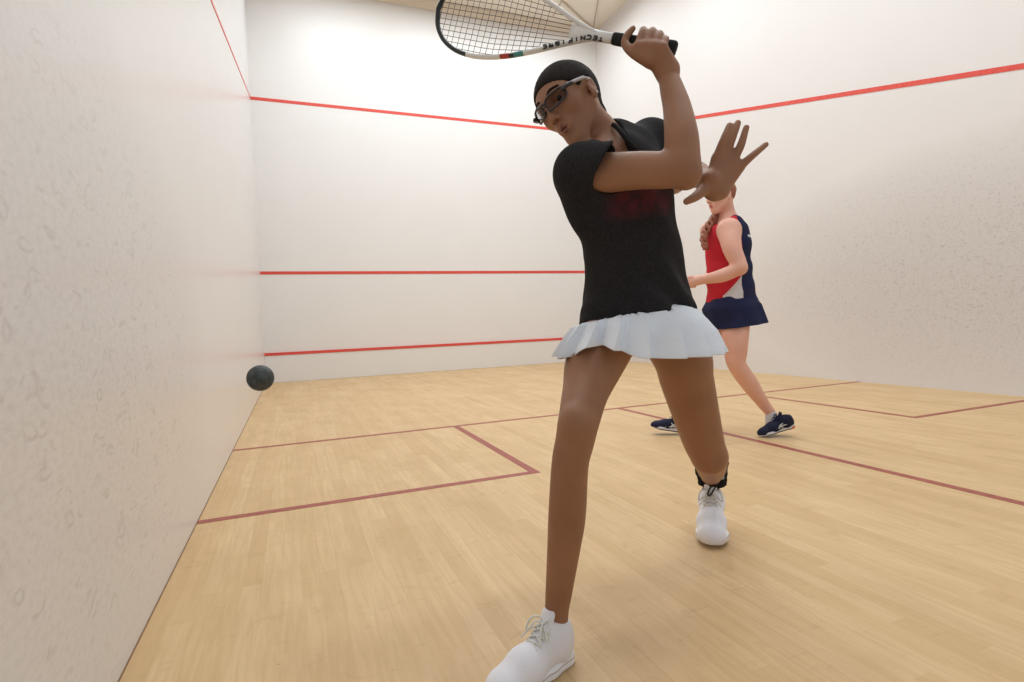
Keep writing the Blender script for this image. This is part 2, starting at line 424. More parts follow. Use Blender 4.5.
o = box('baseboard_left', (0, YB, 0), (.003, YF-.025, .003), m_gap); struct(o, 'thin dark joint along the foot of the left wall')
fline(0, -.03, XW, .02, 'thin red short line across the floor')
fline(3.175, YB, 3.225, -.03, 'red half court line on the floor')
fline(0, -1.62, 1.665, -1.57, 'red back line of the left service box')
fline(1.615, -1.57, 1.665, -.03, 'red side line of the left service box')
fline(4.71, -1.68, XW, -1.63, 'red back line of the right service box')
fline(4.71, -1.63, 4.76, -.03, 'red side line of the right service box')
# ------------------------------------------------------------------ heads
def head_frame(c, u, l, sc=1.0):
    u = np.array(u, float)/np.linalg.norm(u); l = np.array(l, float); l -= u*(l@u); l /= np.linalg.norm(l)
    f = np.cross(l, u); c = np.array(c, float)
    H = lambda x, y, z: c+(f*x+l*y+u*z)*sc
    return H, np.array([f, l, u])
def head_prims(H, A, sc=1.0):
    def E(c, r, ax=None, k=.02, op='add'): return ell(c, [q*sc for q in r], ax, k*sc, op)
    def Q(a, b, ra, rb, k=.02): return rc(a, b, ra*sc, rb*sc, k*sc)
    def tilt(ax, deg):                   # frame turned about one of its own axes
        t = math.radians(deg); i, j = [(1, 2), (2, 0), (0, 1)][ax]; B = A.copy()
        B[i] = A[i]*math.cos(t)+A[j]*math.sin(t); B[j] = -A[i]*math.sin(t)+A[j]*math.cos(t); return B
    p = [E(H(-.018, 0, .030), (.094, .074, .080), A, .02),
         E(H(.030, 0, .018), (.060, .060, .060), A, .03),
         E(H(.034, 0, -.036), (.052, .048, .066), A, .03),
         Q(H(.056, -.006, -.101), H(.056, .006, -.101), .0165, .0165, .03)]
    for s in (-1, 1):
        p += [Q(H(-.002, s*.052, -.048), H(.050, s*.013, -.098), .014, .012, .03),
              E(H(.056, s*.039, -.020), (.022, .018, .019), A, .026),
              Q(H(.083, s*.010, .022), H(.066, s*.045, .020), .009, .008, .014)]
    for s in (-1, 1):
        p.append(E(H(.089, s*.032, .002), (.017, .019, .0125), A, .012, 'sub'))
    for s in (-1, 1):
        p += [E(H(.0695, s*.032, .001), (.0130, .0150, .0120), A, .005),
              Q(H(.079, s*.020, -.0062), H(.075, s*.043, -.005), .0034, .0030, .004),
              Q(H(.080, s*.020, .0090), H(.075, s*.044, .0090), .0042, .0035, .004)]
    p += [Q(H(.084, 0, .012), H(.106, 0, -.030), .0075, .0095, .012),
          E(H(.106, 0, -.034), (.0115, .0110, .0095), A, .007)]
    for s in (-1, 1): p.append(E(H(.094, s*.0140, -.038), (.0105, .0072, .0075), A, .006))
    for s in (-1, 1): p.append(E(H(.101, s*.0065, -.0455), (.006, .0035, .004), A, .004, 'sub'))
    p += [E(H(.076, 0, -.064), (.013, .026, .018), A, .016)]
    p.append(E(H(.092, 0, -.0680), (.016, .015, .0042), A, .003, 'sub'))
    for s in (-1, 1):
        p += [E(H(-.014, s*.0745, -.006), (.017, .007, .029), tilt(1, -10), .006),
              E(H(-.008, s*.073, -.031), (.009, .006, .010), A, .006)]
    for s in (-1, 1):
        p.append(E(H(-.010, s*.0825, -.002), (.009, .005, .016), A, .004, 'sub'))
    return p
def lips_prims(H, A, sc=1.0):
    p = []
    for s in (-1, 1):
        p += [rc(H(.0885, s*.003, -.0612), H(.0750, s*.0240, -.0680), .0048*sc, .0026*sc, .004),
              rc(H(.0865, s*.003, -.0752), H(.0750, s*.0230, -.0690), .0054*sc, .0026*sc, .004)]
    return p
def eyes(H, A, root, look=(0, 0), sc=1.0):
    for s in (-1, 1):
        c = H(.0708, s*.032, .0018); d = A[0]*math.cos(look[0])+A[1]*math.sin(look[0]); d = d+A[2]*look[1]; d /= np.linalg.norm(d)
        e = ball_obj('eye', c, .0125*sc, m_eye, root)
        ball_obj('iris', c+d*.0079*sc, .0078*sc, m_iris, e)
def ball_obj(name, c, r, m, parent, seg=20):
    bm = bmesh.new(); bmesh.ops.create_uvsphere(bm, u_segments=seg, v_segments=seg//2, radius=r)
    me = bpy.data.meshes.new(name); bm.to_mesh(me); bm.free(); smooth(me)
    o = link(name, me, None, [m]); o.location = Vector(c)
    if parent:
        bpy.context.view_layer.update(); o.parent = parent; o.matrix_parent_inverse = parent.matrix_world.inverted()
    return o
def sub(o, parent):                      # a sub-part placed in world space under a part
    bpy.context.view_layer.update(); o.parent = parent; o.matrix_parent_inverse = parent.matrix_world.inverted(); return o
def wob(amp, fr, ph=0):
    def f(P):
        return amp*(np.sin(P[:, 0]*fr+ph+2*np.sin(P[:, 2]*fr*.6))*np.sin(P[:, 2]*fr*.8+1.3*np.sin(P[:, 1]*fr*.7+ph)))
    return f
def chain(pts, rad, k=.006):
    return [limb(pts, rad, k, 5)]

# ------------------------------------------------------------------ shoes (toe towards +x, sole on z=0)
def dist2(circles, z0, z1, k=.02, rnd=.006, spring=.0):
    cs = [np.array(c, np.float32) for c in circles]
    def fn(p):
        d = np.full(len(p), 1e3, np.float32)
        for a, b in zip(cs[:-1], cs[1:]):
            ba = b[:2]-a[:2]; q = p[:, :2]-a[:2]; t = np.clip((q@ba)/(ba@ba), 0, 1)
            e = np.sqrt(((q-t[:, None]*ba)**2).sum(1))-(a[2]+(b[2]-a[2])*t); h = np.maximum(k-np.abs(d-e), 0)/k; d = np.minimum(d, e)-h*h*k*.25
        lift = spring*np.clip((p[:, 0]-.19)/.08, 0, 1)**2
        zt = np.interp(p[:, 0], [0, .06, .14, .27], [z1*1.15, z1*1.1, z1*.95, z1*.85]).astype(np.float32)
        zz = np.maximum(z0+lift-p[:, 2], p[:, 2]-zt-lift)
        w = np.maximum(d+rnd, zz+rnd); o = np.sqrt(np.maximum(d+rnd, 0)**2+np.maximum(zz+rnd, 0)**2)
        return np.where(w > 0, o, w)-rnd
    return (fn, _v((.135, 0, .02)), .17, .01, 'add')
FOOT = [(.040, 0, .031), (.10, -.004, .027), (.155, .0, .034), (.195, .004, .043), (.232, .006, .034)]
def shoe(root, M, side, white=True):
    mu, ms, ml = (m_shoe, m_sole, m_lace) if white else (m_shoen, m_whitec, m_navy)
    fl = side
    ft = [(x, y*fl, r) for x, y, r in FOOT]
    up = [ell((.048, 0, .050), (.042, .031, .050), k=.02), rc((.052, 0, .078), (.078, 0, .080), .031, .030, .02),
          rc((.07, 0, .055), (.165, .002*fl, .036), .036, .034, .03, (0, 0, 1), 1.12),
          rc((.165, .002*fl, .034), (.215, .004*fl, .024), .041, .036, .03, (0, 0, 1), .92),
          ell((.226, .005*fl, .022), (.042, .036, .026), k=.025),
          rc((.098, 0, .092), (.080, 0, .122), .016, .020, .01, (.9, 0, .5), .42),
          ell((.050, 0, .128), (.030, .0235, .055), k=.008, op='sub'), plane((0, 0, .010), (0, 0, -1))]
    u = mesh_sdf('shoe', up, .0024, [mu], relax=2); u.matrix_world = M; sub(u, root)
    so = [dist2(ft, 0, .026, spring=.012)]
    if not white: pass
    reg = None
    mats = [ms]
    if white:
        mats = [ms, m_soleg]; reg = lambda c: ((np.abs(c[:, 2]-.017) < .0016) | (c[:, 2] < .004)).astype(int)
    else:
        mats = [ms, m_orange, m_shoen]; reg = lambda c: np.where((c[:, 0] < .04) & (c[:, 2] < .022), 1, np.where((c[:, 2] < .007), 2, 0))
    s = mesh_sdf('sole', so, .0026, mats, region=reg, relax=1); s.matrix_world = M; sub(s, u)
    def top(x):                          # height of the instep along the lacing
        return float(np.interp(x, [.09, .11, .135, .165, .19, .21], [.109, .0965, .082, .0715, .0615, .0555]))
    P = []
    xs = [.103, .117, .131, .145, .159, .173, .187]
    for i, x in enumerate(xs):
        for a in (-1, 1):
            x2 = x+.014; w = .021
            pts = [(x, a*w, top(x)-.006), (x+.004, a*w*.5, top(x+.004)+.0005), ((x+x2)/2, 0, top((x+x2)/2)+.003), (x2-.004, -a*w*.5, top(x2-.004)+.0005), (x2, -a*w, top(x2)-.006)]
            P.append((spline(pts, 4), .0026, False))
    for a in (-1, 1):                    # bow
        z = top(.10)
        P.append((spline([(.100, 0, z+.002), (.095, a*.012, z+.014), (.108, a*.030, z+.010), (.122, a*.034, z-.012), (.114, a*.022, z-.006), (.101, a*.004, z+.003)], 5), .0022, False))
        P.append((spline([(.101, 0, z+.004), (.112, a*.010, z+.012), (.128, a*.018, z-.002), (.142, a*.030, z-.02)], 5), .0020, False))
    l = tubes('laces', P, ml, None, 6); l.matrix_world = M; sub(l, u)
    if not white:                        # crossing silver stripes on both flanks
        Q = []
        for a in (-1, 1):
            for pts in ([(.10, .036, .030), (.125, .0335, .052), (.142, .026, .066)], [(.125, .037, .028), (.142, .034, .048), (.155, .026, .062)], [(.06, .036, .045), (.10, .0375, .044), (.15, .0385, .030), (.175, .040, .026)], [(.05, .032, .062), (.09, .035, .060), (.135, .036, .040)]):
                Q.append((spline([(x, a*y, z) for x, y, z in pts], 5), .0035, False))
        q = tubes('side_stripes', Q, m_silver, None, 6); q.matrix_world = M; sub(q, u)
    return u
def shoe_matrix(heel, toe, up=(0, 0, 1), sc=1.0, wide=1., tall=1.):
    h = np.array(heel, float); d = np.array(toe, float)-h; d /= np.linalg.norm(d); up = np.array(up, float)
    y = np.cross(up, d); y /= np.linalg.norm(y); z = np.cross(d, y)
    return Matrix([[d[i]*sc, y[i]*sc*wide, z[i]*sc*tall, h[i]] for i in range(3)]+[[0, 0, 0, 1]])

# ------------------------------------------------------------------ the girl with the racket
base = at(640, 560, 1.7); base[2] = 0
girl = thing('person', 'person in a black shirt and white pleated skirt, lunging mid-swing with a racket raised overhead', 'person', tuple(base))
uH = cv(-.53, .85, -.01); lH = cv(.537, .346, .77); HS = .99
H, HA = head_frame(at(569.5, 103, 1.50), uH, lH, HS)
shR, shL = at(580, 170, 1.415), at(650, 143, 1.60)
neck0, neck1 = at(614, 146, 1.53), H(-.028, 0, -.035)
chest, waist, hem = at(627, 205, 1.52), at(634, 258, 1.545), at(637, 303, 1.56)
tl = (shL-shR)/np.linalg.norm(shL-shR); tu = (neck0-hem)/np.linalg.norm(neck0-hem); tl2 = tl-tu*(tl@tu); tl2 /= np.linalg.norm(tl2)
tn = np.cross(tu, tl2)                   # +/- the way the chest faces
if tn@FW > 0: tn = -tn
pl = .75*tl2+.25*RT; pl /= np.linalg.norm(pl); pn = np.cross(tu, pl); pn = -pn if pn@FW > 0 else pn
elR, wrR = at(683, 167, 1.285), at(667, 72, 1.365)
elL, wrL = at(672, 180, 1.70), at(709, 181, 1.43)
hpR, hpL = at(622, 318, 1.59), at(659, 318, 1.61)
knR, anR = at(578, 428, 1.275), at(557, 624, 1.335)
knL, anL = at(708, 449, 1.79), at(711, 480, 2.15)
b = head_prims(H, HA, HS)
b += [rc(neck0, neck1, .047, .046, .03),
      rc(neck0-tu*.02, shR, .048, .050, .04), rc(neck0-tu*.02, shL, .046, .050, .04),
      rc(chest+tu*.03, waist, .125, .105, .05, pn, .66), rc(waist, at(639, 306, 1.57), .105, .12, .05, pn, .72),
      ell(at(640, 313, 1.585), (.122, .088, .08), [pl, pn, tu], .05)]
# right arm
b += [limb([shR, at(600, 173, 1.40), at(640, 170.5, 1.345), at(668, 170, 1.30), at(681, 166, 1.285)], [.052, .050, .045, .0425, .040], .03),
      limb([at(683, 170, 1.285), at(682, 152, 1.29), at(681, 134, 1.30), at(677, 108, 1.33), at(672, 90, 1.35), wrR], [.0395, .0405, .0385, .0330, .0285, .0225], .012),
      ell(at(688, 178, 1.28), (.021, .021, .021), k=.03)]
# left arm
b += [limb([shL, at(663, 163, 1.67), elL], [.050, .043, .040], .03), limb([elL, at(692, 174, 1.56), wrL], [.038, .038, .024], .02)]
# right hand, wrapped over the grip
tG = lambda x: 1.36+(675-x)/(675-617)*.063
yG = lambda x: 49-(675-x)/(675-617)*7
pal = at(655, 58, 1.355)
mc = [(638, 47), (646.5, 46), (655, 46.5), (662.5, 48)]
for i, (x, y) in enumerate(mc):
    b.append(rc(wrR if i < 3 else at(669, 68, 1.36), at(x, y, tG(x)-.034), .021, .0135, .016))
tops = [(643, 31.5), (652, 32), (659.5, 35), (665.5, 39.5)]
for i, ((x, y), (u_, v_)) in enumerate(zip(mc, tops)):
    t = tG(u_); r = (.0105, .0105, .0100, .0090)[i]
    b += chain([at(x, y, tG(x)-.034), at(u_, v_, t-.018), at(u_-.5, v_+1.5, t+.018), at(u_-1, v_+11, t+.027), at(u_-1, v_+17, t+.016)], [r*1.12, r, r, r*.92, r*.85], .004)
b += chain([at(650, 60, 1.36), at(633, 52, tG(632)-.034), at(625, 43.5, tG(625)-.030), at(627.5, 35, tG(627)-.026), at(633, 28.5, tG(632)-.020)], [.020, .0135, .0105, .0095, .0078], .008)
# left hand, spread open with the palm to the front
ph = 1.385
MC = [(717, 159), (724.5, 156.5), (732.5, 160), (738.5, 168)]
hb = at(713, 187, 1.395)
for i, (x, y) in enumerate(MC): b.append(rc(at(710+i*4.2, 190-i*.8, 1.39), at(x, y, ph), .0175, .0145, .022, FW, .85))
b += [rc(wrL, hb, .025, .022, .02), ell(at(709, 178, 1.372), (.022, .022, .018), k=.02), rc(at(715, 194, 1.39), at(721, 193, 1.39), .016, .014, .015)]
tips = [((723.5, 141), (729.5, 125.5)), ((731.5, 139), (737.8, 123)), ((740.5, 146), (746.2, 127.5)), ((752, 156), (766, 144.5))]
for i, ((x, y), (m_, t_)) in enumerate(zip(MC, tips)):
    r = (.0108, .0108, .0102, .0092)[i]
    b += chain([at(x, y, ph), at(m_[0], m_[1], ph-.01), at(t_[0], t_[1], ph-.004)], [r*1.2, r, r*.78], .0055)
b += chain([at(708, 184, 1.385), at(700, 193, 1.365), at(694, 197.5, 1.355), at(686.5, 201.5, 1.352)], [.020, .0135, .0115, .0088], .010)
# legs
legs_b = [limb([hpR, at(597, 358, 1.44), at(586, 390, 1.36), at(579, 420, 1.285), at(575, 440, 1.275), at(570, 465, 1.28), at(567, 515, 1.30), at(563.5, 550, 1.315), at(559, 590, 1.33), at(556.5, 615, 1.335), at(556, 652, 1.335)],
           [.078, .076, .0575, .0480, .0450, .0430, .0440, .0390, .0325, .0285, .0300], .04),
      ell(at(576, 424, 1.255), (.030, .030, .038), k=.025)]
legs_b += [limb([hpL, at(681, 355, 1.63), at(686, 377, 1.665), at(692, 400, 1.70), at(703, 440, 1.77), at(709, 456, 1.785)], [.086, .084, .079, .0740, .0640, .0560], .04),
      limb([at(710, 457, 1.785), at(711, 466, 1.95), anL, at(711, 508, 2.17)], [.0540, .052, .034, .030], .015)]
b += legs_b
body = mesh_sdf('body', b, .0034, [m_skin], root=girl, relax=2)
mesh_sdf('mouth', lips_prims(H, HA, HS), .0016, [m_lip], root=girl)
eyes(H, HA, girl, (.25, -.15), HS)
for s in (-1, 1):
    e = tubes('eyebrow', [(spline([H(.0905, s*.013, .0255), H(.0875, s*.028, .0315), H(.0745, s*.048, .0275)], 6), .0036, False)], m_hair, None, 6); keep(e, girl)
# hair pulled back tight
hp = [ell(H(-.017, 0, .030), (.100*HS, .079*HS, .0855*HS), HA, .02), ell(H(.027, 0, .022), (.0665*HS, .0655*HS, .0635*HS), HA, .02), rc(H(-.070, 0, -.01), H(-.082, 0, -.050), .036, .026, .03),
      rc(H(-.082, 0, -.050), H(-.070, .012, -.11), .024, .012, .02)]
d_ = np.array([.072, 0, .066]); fn_ = np.array([.066, 0, -.072]); fn_ /= np.linalg.norm(fn_)
hp.append(plane(H(.070, 0, .039), HA[0]*fn_[0]+HA[2]*fn_[2], .012))
for s in (-1, 1): hp.append(ell(H(.000, s*.088, -.012), (.030, .03, .030), HA, .01, 'sub'))
mesh_sdf('hair', hp, .003, [m_hair], root=girl, disp=lambda P: .0006*np.sin(((P-H(0, 0, 0))@HA[1])*700))
ball = ball_obj('ear_stud', H(-.006, .084, -.033), .0032, m_silver, girl, 12)
# goggles
G = []; Ln = []
for s in (-1, 1):
    loop = []; inner = []
    for k in range(28):
        a = 2*math.pi*k/28; ca, sa = math.cos(a), math.sin(a)
        e = .62; yy = .034+.0265*math.copysign(abs(ca)**e, ca); zz = .000+.0165*math.copysign(abs(sa)**e, sa)+.004*ca
        xx = .111-max(0, yy-.012)**1.6*7.5*.55
        loop.append(H(xx, s*yy, zz)); inner.append(H(xx, s*(.034+(yy-.034)*.96), zz*.96))
    G.append((loop, .0030, True)); Ln.append(inner)
G.append((spline([H(.1115, -.010, .006), H(.117, 0, .009), H(.1115, .010, .006)], 5), .0036, False))
G.append((spline([H(.1115, -.010, -.006), H(.113, 0, .002), H(.1115, .010, -.006)], 5), .0024, False))
for s in (-1, 1): G.append((spline([H(.092, s*.058, .006), H(.080, s*.070, .009), H(.060, s*.078, .010)], 4), [.0055]*9, False))
go = tubes('goggles', G, m_frame, None, 8); keep(go, girl)
for inner in Ln:
    c0 = sum(inner)/len(inner)+HA[0]*.0015; V = inner+[c0]; V += [v-HA[0]*.0016 for v in V]; n_ = len(inner)
    F = [(i, (i+1) % n_, n_) for i in range(n_)]+[((i+1) % n_+n_+1, i+n_+1, 2*n_+1) for i in range(n_)]+[(i, i+n_+1, (i+1) % n_+n_+1, (i+1) % n_) for i in range(n_)]
    sub(raw('lens', V, F, [m_lens], None, True), go)
for s in (-1, 1):
    V, F = tube_vf(spline([H(.066, s*.0775, .010), H(.035, s*.081, .013), H(.008, s*.083, .014), H(-.008, s*.081, .008)], 6), [.0045]*12+[.003]*7, 8)
    sub(raw('temple', V, F, [m_armw], None, True), go)
# shirt
slR, slL = at(601, 171, 1.395), at(664, 152, 1.65)
sR = (slR-shR)/np.linalg.norm(slR-shR)
armR = (elR-shR)/np.linalg.norm(elR-shR); armL = (elL-shL)/np.linalg.norm(elL-shL)
s_end = at(599, 172, 1.39); cutR = armR+cv(0, -1, 0)*-.0+(.50*RT*0); cutn = cv(.87, -.49, .12)
sh = [rc(chest+tu*.045, waist, .150, .136, .05, pn, .70), rc(waist, hem-tu*.08-RT*.006, .136, .188, .05, pn, .80),
      rc(neck0-tu*.035, shR-tu*.004, .066, .064, .05), rc(neck0-tu*.035, shL, .066, .062, .05),
      rc(neck0-tu*.02, neck0+tu*.012, .064, .060, .02),
      ell(at(590, 205, 1.46), (.07, .06, .08), k=.06)]
slv = [rc(shR, shR+armR*.14, .064, .070, .03), plane(s_end, cutn, .004)]
slv2 = [rc(shL, shL+armL*.16, .064, .062, .03), plane(shL+armL*.11, armL, .004)]
def grp(prims, k=.03):
    q = [x for x in prims if x[4] == 'add']; c = np.mean([x[1] for x in q], 0); R = max(np.linalg.norm(x[1]-c)+x[2] for x in q)
    return (lambda P: sdf(P, prims), c, float(R), k, 'add')
hemp = at(635, 316, 1.50)
hd = at(692, 306, 1.50)-at(577, 326, 1.50); hd /= np.linalg.norm(hd); hn = np.cross(hd, FW+UP*-.04); hn = hn if hn@UP < 0 else -hn
shirt = sh+[grp(slv), grp(slv2), plane(hemp, hn, .004),
    rc(shR+armR*.045, shR+armR*.2, .0565, .060, .004, op='sub'),
    rc(neck0-tu*.02, neck1, .046, .049, .006, op='sub'),
    rc(at(603, 128, 1.47), at(626, 160, 1.42), .050, .026, .010, op='sub')]
ctr = lambda P: (P-chest)
def shdisp(P):
    q = P-chest; a = q@tu; bb = q@tl2; cc = q@tn
    w = .0035*np.sin(a*38+bb*22+2*np.sin(bb*17))+.0025*np.sin(bb*60+a*14+1.5*np.sin(a*25))
    low = np.clip((-a-.10)/.2, 0, 1)
    return (w*(.5+low)+.004*low*np.sin(bb*40+3*np.sin(a*12))).astype(np.float32)
lc = at(645, 200, 1.43)
n = NT(m_black); old = m_black.node_tree.nodes['Principled BSDF'].inputs['Base Color'].links[0].from_socket
def axis_mask(v, c0, half, soft):        # faded print: a soft-edged band fixed to the chest of the shirt
    d_ = n.t.nodes.new('ShaderNodeVectorMath'); d_.operation = 'DOT_PRODUCT'; n.l(n.geo(), d_.inputs[0]); d_.inputs[1].default_value = tuple(v)
    e_ = n.math('ABSOLUTE', n.math('SUBTRACT', d_.outputs['Value'], float(np.dot(v, c0))))
    return n.math('DIVIDE', n.math('SUBTRACT', half, e_), soft, True)
pm = n.math('MULTIPLY', n.math('MULTIPLY', axis_mask(tl2, lc, .120, .05), axis_mask(tu, lc, .052, .03)), axis_mask(tn, lc+tn*.06, .12, .02))
pm = n.math('MULTIPLY', pm, n.ramp(n.noise(n.geo(), 26, 3, .6), [(.35, g(.25)), (.6, g(.8))]))
n.col(n.mix(pm, old, lin((92, 38, 42))))
so = mesh_sdf('shirt', shirt, .004, [m_black], root=girl, disp=shdisp)
# turned-down collar edge along the open neck
def surf(px, py, prims, t0=1.15, t1=1.9):
    T_ = np.arange(t0, t1, .002); P_ = np.array([at(px, py, t) for t in T_], np.float32); d = sdf(P_, prims)
    k = np.where(d < 0)[0]; return P_[k[0]] if len(k) else P_[int(np.argmin(d))]
nosub = [q for q in shirt if q[4] == 'add']
cpts = [surf(x, y, nosub) for x, y in ((612.5, 124.5), (616.5, 127), (621, 132), (626, 138.5), (631, 144), (636, 150))]
V, F = tube_vf(spline(cpts, 5), [.0065]*26, 10)
sub(raw('collar', V, F, [m_black], None, True), so)
# pleated skirt
SQ = .86
def skirt(root, c, ax, ay, rings, pleats, m, amp, hemf=None, name='skirt', knife=True, th=.0025, inner=None, outer=None):
    """rings: (z, rx, ry, dx, dy, pleat amount)"""
    rr = np.array(rings, float); kk = np.linspace(0, len(rr)-1, 4*(len(rr)-1)+1)
    rr = np.stack([np.interp(kk, np.arange(len(rr)), rr[:, q]) for q in range(rr.shape[1])], 1)
    n = pleats*8; V = []; F = []; fac = []
    for z, rx, ry, dx, dy, pa in rr:
        for k in range(n):
            a = 2*math.pi*k/n; h8 = k % 8
            w = ((h8/6-.5) if h8 < 7 else -.5) if knife else math.sin(2*math.pi*h8/8)*.5
            j = 1.05+.2*math.sin(a*3+1)+.15*math.sin(a*5)
            ca = math.copysign(abs(math.cos(a))**SQ, math.cos(a)); sa = math.copysign(abs(math.sin(a))**SQ, math.sin(a))
            x = ax*(rx*ca+dx)+ay*(ry*sa+dy)
            zz = z+(hemf(a, pa) if hemf else 0); V.append(np.array([c[0]+x[0], c[1]+x[1], zz])); fac.append(1+amp*pa*w*j)
    R = len(rr); VA = np.array(V, np.float32); ctr = np.array([c[0], c[1]]); hd_ = VA[:, :2]-ctr; rad = np.linalg.norm(hd_, axis=1, keepdims=True); hd_ = hd_/rad
    if inner is not None:                # rest on the thighs rather than pass through them
        for _ in range(14):
            d = sdf(VA, inner)-.016; m_ = d < 0; VA[m_, :2] += hd_[m_]*(-d[m_])[:, None]
    VA[:, :2] = ctr+(VA[:, :2]-ctr)*np.array(fac)[:, None]
    if outer is not None:                # tuck the waistband inside the shirt above its hem
        pr, above = outer
        for _ in range(16):
            d = sdf(VA, pr); m_ = (d > -.018) & above(VA); VA[m_, :2] -= hd_[m_]*np.minimum(.008, d[m_]+.019)[:, None]
    V = list(VA)
    for i in range(R-1):
        for k in range(n): F.append((i*n+k, i*n+(k+1) % n, (i+1)*n+(k+1) % n, (i+1)*n+k))
    o = raw(name, V, F, [m], None, True); md = o.modifiers.new('s', 'SOLIDIFY'); md.thickness = th; md.offset = 0
    if knife: o.data.set_sharp_from_angle(angle=math.radians(22))
    return keep(o, root)
fx = np.array([RT[0], RT[1], 0]); fx /= np.linalg.norm(fx); fy = np.array([FW[0], FW[1], 0]); fy /= np.linalg.norm(fy)
pc = at(637, 312, 1.56)
zt = pc[2]
def hem_h(a, pa):
    d = (a-math.radians(236)+math.pi) % (2*math.pi)-math.pi
    e = (a-math.radians(0)+math.pi) % (2*math.pi)-math.pi
    return pa*(.036*math.exp(-(d/.33)**2)+.004*math.exp(-(e/.6)**2)-.006)
skirt(girl, pc, fx, fy, [(zt+.03, .140, .110, 0, 0, .0), (zt+.0, .150, .138, 0, -.008, .5), (zt-.025, .168, .168, 0, -.018, .7), (zt-.055, .190, .200, -.006, -.028, .85), (zt-.102, .212, .226, -.014, -.035, 1), (zt-.110, .215, .229, -.015, -.036, 1)], 20, m_skirt, .15, hem_h, inner=legs_b, outer=(sh, lambda P: (P-hemp)@hn < -.001))
# shoes, sock edge, ankle brace
toeR = at(501, 706, 1.19); toeR[2] = 0
heR = at(572, 668, 1.345); heR[2] = 0
dR = toeR-heR; dR /= np.linalg.norm(dR)
hR = np.array([anR[0], anR[1], 0])-dR*.052
shoe(girl, shoe_matrix(hR, hR+dR, wide=1.05, tall=1.1), -1)
toeL = at(711, 541, 2.03); toeL[2] = 0; hL = np.array([anL[0], anL[1], 0]); dL = toeL-hL; dL /= np.linalg.norm(dL); hL = hL-dL*.050
shoe(girl, shoe_matrix(hL+np.array([0, 0, .050]), hL+dL*.27, sc=1.0, wide=1.22, tall=1.2), 1)
bd = (knL-anL)/np.linalg.norm(knL-anL); bc = anL+np.array([0, 0, .015])-fy*.012
br_ = mesh_sdf('ankle_brace', [rc(bc-np.array([0, 0, .02]), bc+np.array([0, 0, .055])+bd*.01, .052, .060, .01), plane(bc+np.array([0, 0, .060]), (0, 0, 1)), plane(bc-np.array([0, 0, .03]), (0, 0, -1)), rc(bc, bc+np.array([0, 0, .2]), .045, .052, .003, op='sub')],
    .003, [m_brace], root=girl, disp=wob(.002, 150))
q = bc-fy*.066
sub(tubes('brace_lace', [(spline([q+fx*.0+UP*.0, q-fx*.012-UP*.020, q-fx*.030-UP*.048, q-fx*.040-UP*.045, q-fx*.030-UP*.020, q-fx*.006-UP*.002], 6), .0030, False)], m_laceb, None, 6), br_)
for pts in ([bc-fx*.046+UP*.050, bc-fx*.058+UP*.046, bc-fx*.060+UP*.02, bc-fx*.050], [bc+fx*.048+UP*.010, bc+fx*.055+UP*.034, bc+fx*.062+UP*.056]):
    sub(tubes('brace_strap', [(spline(pts, 5), .0055, False)], m_laceb, None, 6), br_)
sub(box('brace_tab', (-.008, -.003, -.010), (.008, .003, .010), m_grey, None, .002), br_)
bpy.data.objects['brace_tab'].location = tuple(bc-fy*.064+fx*.016+UP*.018)
bpy.data.objects['brace_tab'].matrix_parent_inverse = br_.matrix_world.inverted()

# ------------------------------------------------------------------ the racket
A0 = at(676, 49.2, 1.36); T0 = at(437, 9, 1.60); ra = (T0-A0)/np.linalg.norm(T0-A0); LEN = np.linalg.norm(T0-A0)
rw = cv(0, 1, .10); rw = rw-ra*(rw@ra); rw /= np.linalg.norm(rw); rn = np.cross(ra, rw)
RM = Matrix([[ra[i], rw[i], rn[i], A0[i]] for i in range(3)]+[[0, 0, 0, 1]])
rack = thing('squash_racket', 'white and black squash racket held up in the fist of the lunging person', 'racket'); rack.matrix_world = RM
def half_w(u):                           # half width of the head, u from throat (0) to tip (1)
    return np.interp(u, [0, .04, .12, .22, .34, .46, .58, .68, .78, .86, .92, .96, .985, 1], [.006, .011, .024, .043, .066, .086, .100, .106, .104, .094, .077, .057, .036, 0])
x0, x1 = .212, LEN-.005
us = np.concatenate([np.linspace(0, .9, 34), 1-(1-np.linspace(0, 1, 16)[1:])**2*.1])
side = [(x0+(x1-x0)*u, float(half_w(u))) for u in us]
from bisect import bisect
loop = [np.array((x, -w, 0.)) for x, w in side]+[np.array((x, w, 0.)) for x, w in side[::-1][1:]]
# smooth outline
for _ in range(2): loop = [loop[0]]+[(loop[i-1]+2*loop[i]+loop[i+1])/4 for i in range(1, len(loop)-1)]+[loop[-1]]
def frame_strip(name, pts, m, w=.0065, h=.0095):
    V = []; F = []; n = len(pts); sg_ = 10
    for i, p in enumerate(pts):
        d = pts[min(i+1, n-1)]-pts[max(0, i-1)]; d /= np.linalg.norm(d); nn = np.array((-d[1], d[0], 0))
        for k in range(sg_):
            a = 2*math.pi*k/sg_; V.append(p+nn*w*math.cos(a)+np.array((0, 0, h*math.sin(a))))
    for i in range(n-1):
        for k in range(sg_): F.append((i*sg_+k, i*sg_+(k+1) % sg_, (i+1)*sg_+(k+1) % sg_, (i+1)*sg_+k))
    F += [tuple(range(sg_))[::-1], tuple((n-1)*sg_+k for k in range(sg_))]
    return V, F
V, F = frame_strip('f', loop, None)
frm = raw('frame', V, F, [m_rkw, m_rkb, m_rkr, m_rkt], rack, True)
lower = -1 if True else 1
for p in frm.data.polygons:
    x, y = p.center.x, p.center.y; u = (x-x0)/(x1-x0); k = 0
    if u > .745: k = 1
    elif y < 0 and .465 < u < .515: k = 2
    elif y < 0 and .43 < u < .452: k = 1
    elif y < 0 and .37 < u < .43: k = 3
    elif y > 0 and .45 < u < .62: k = 3
    p.material_index = k
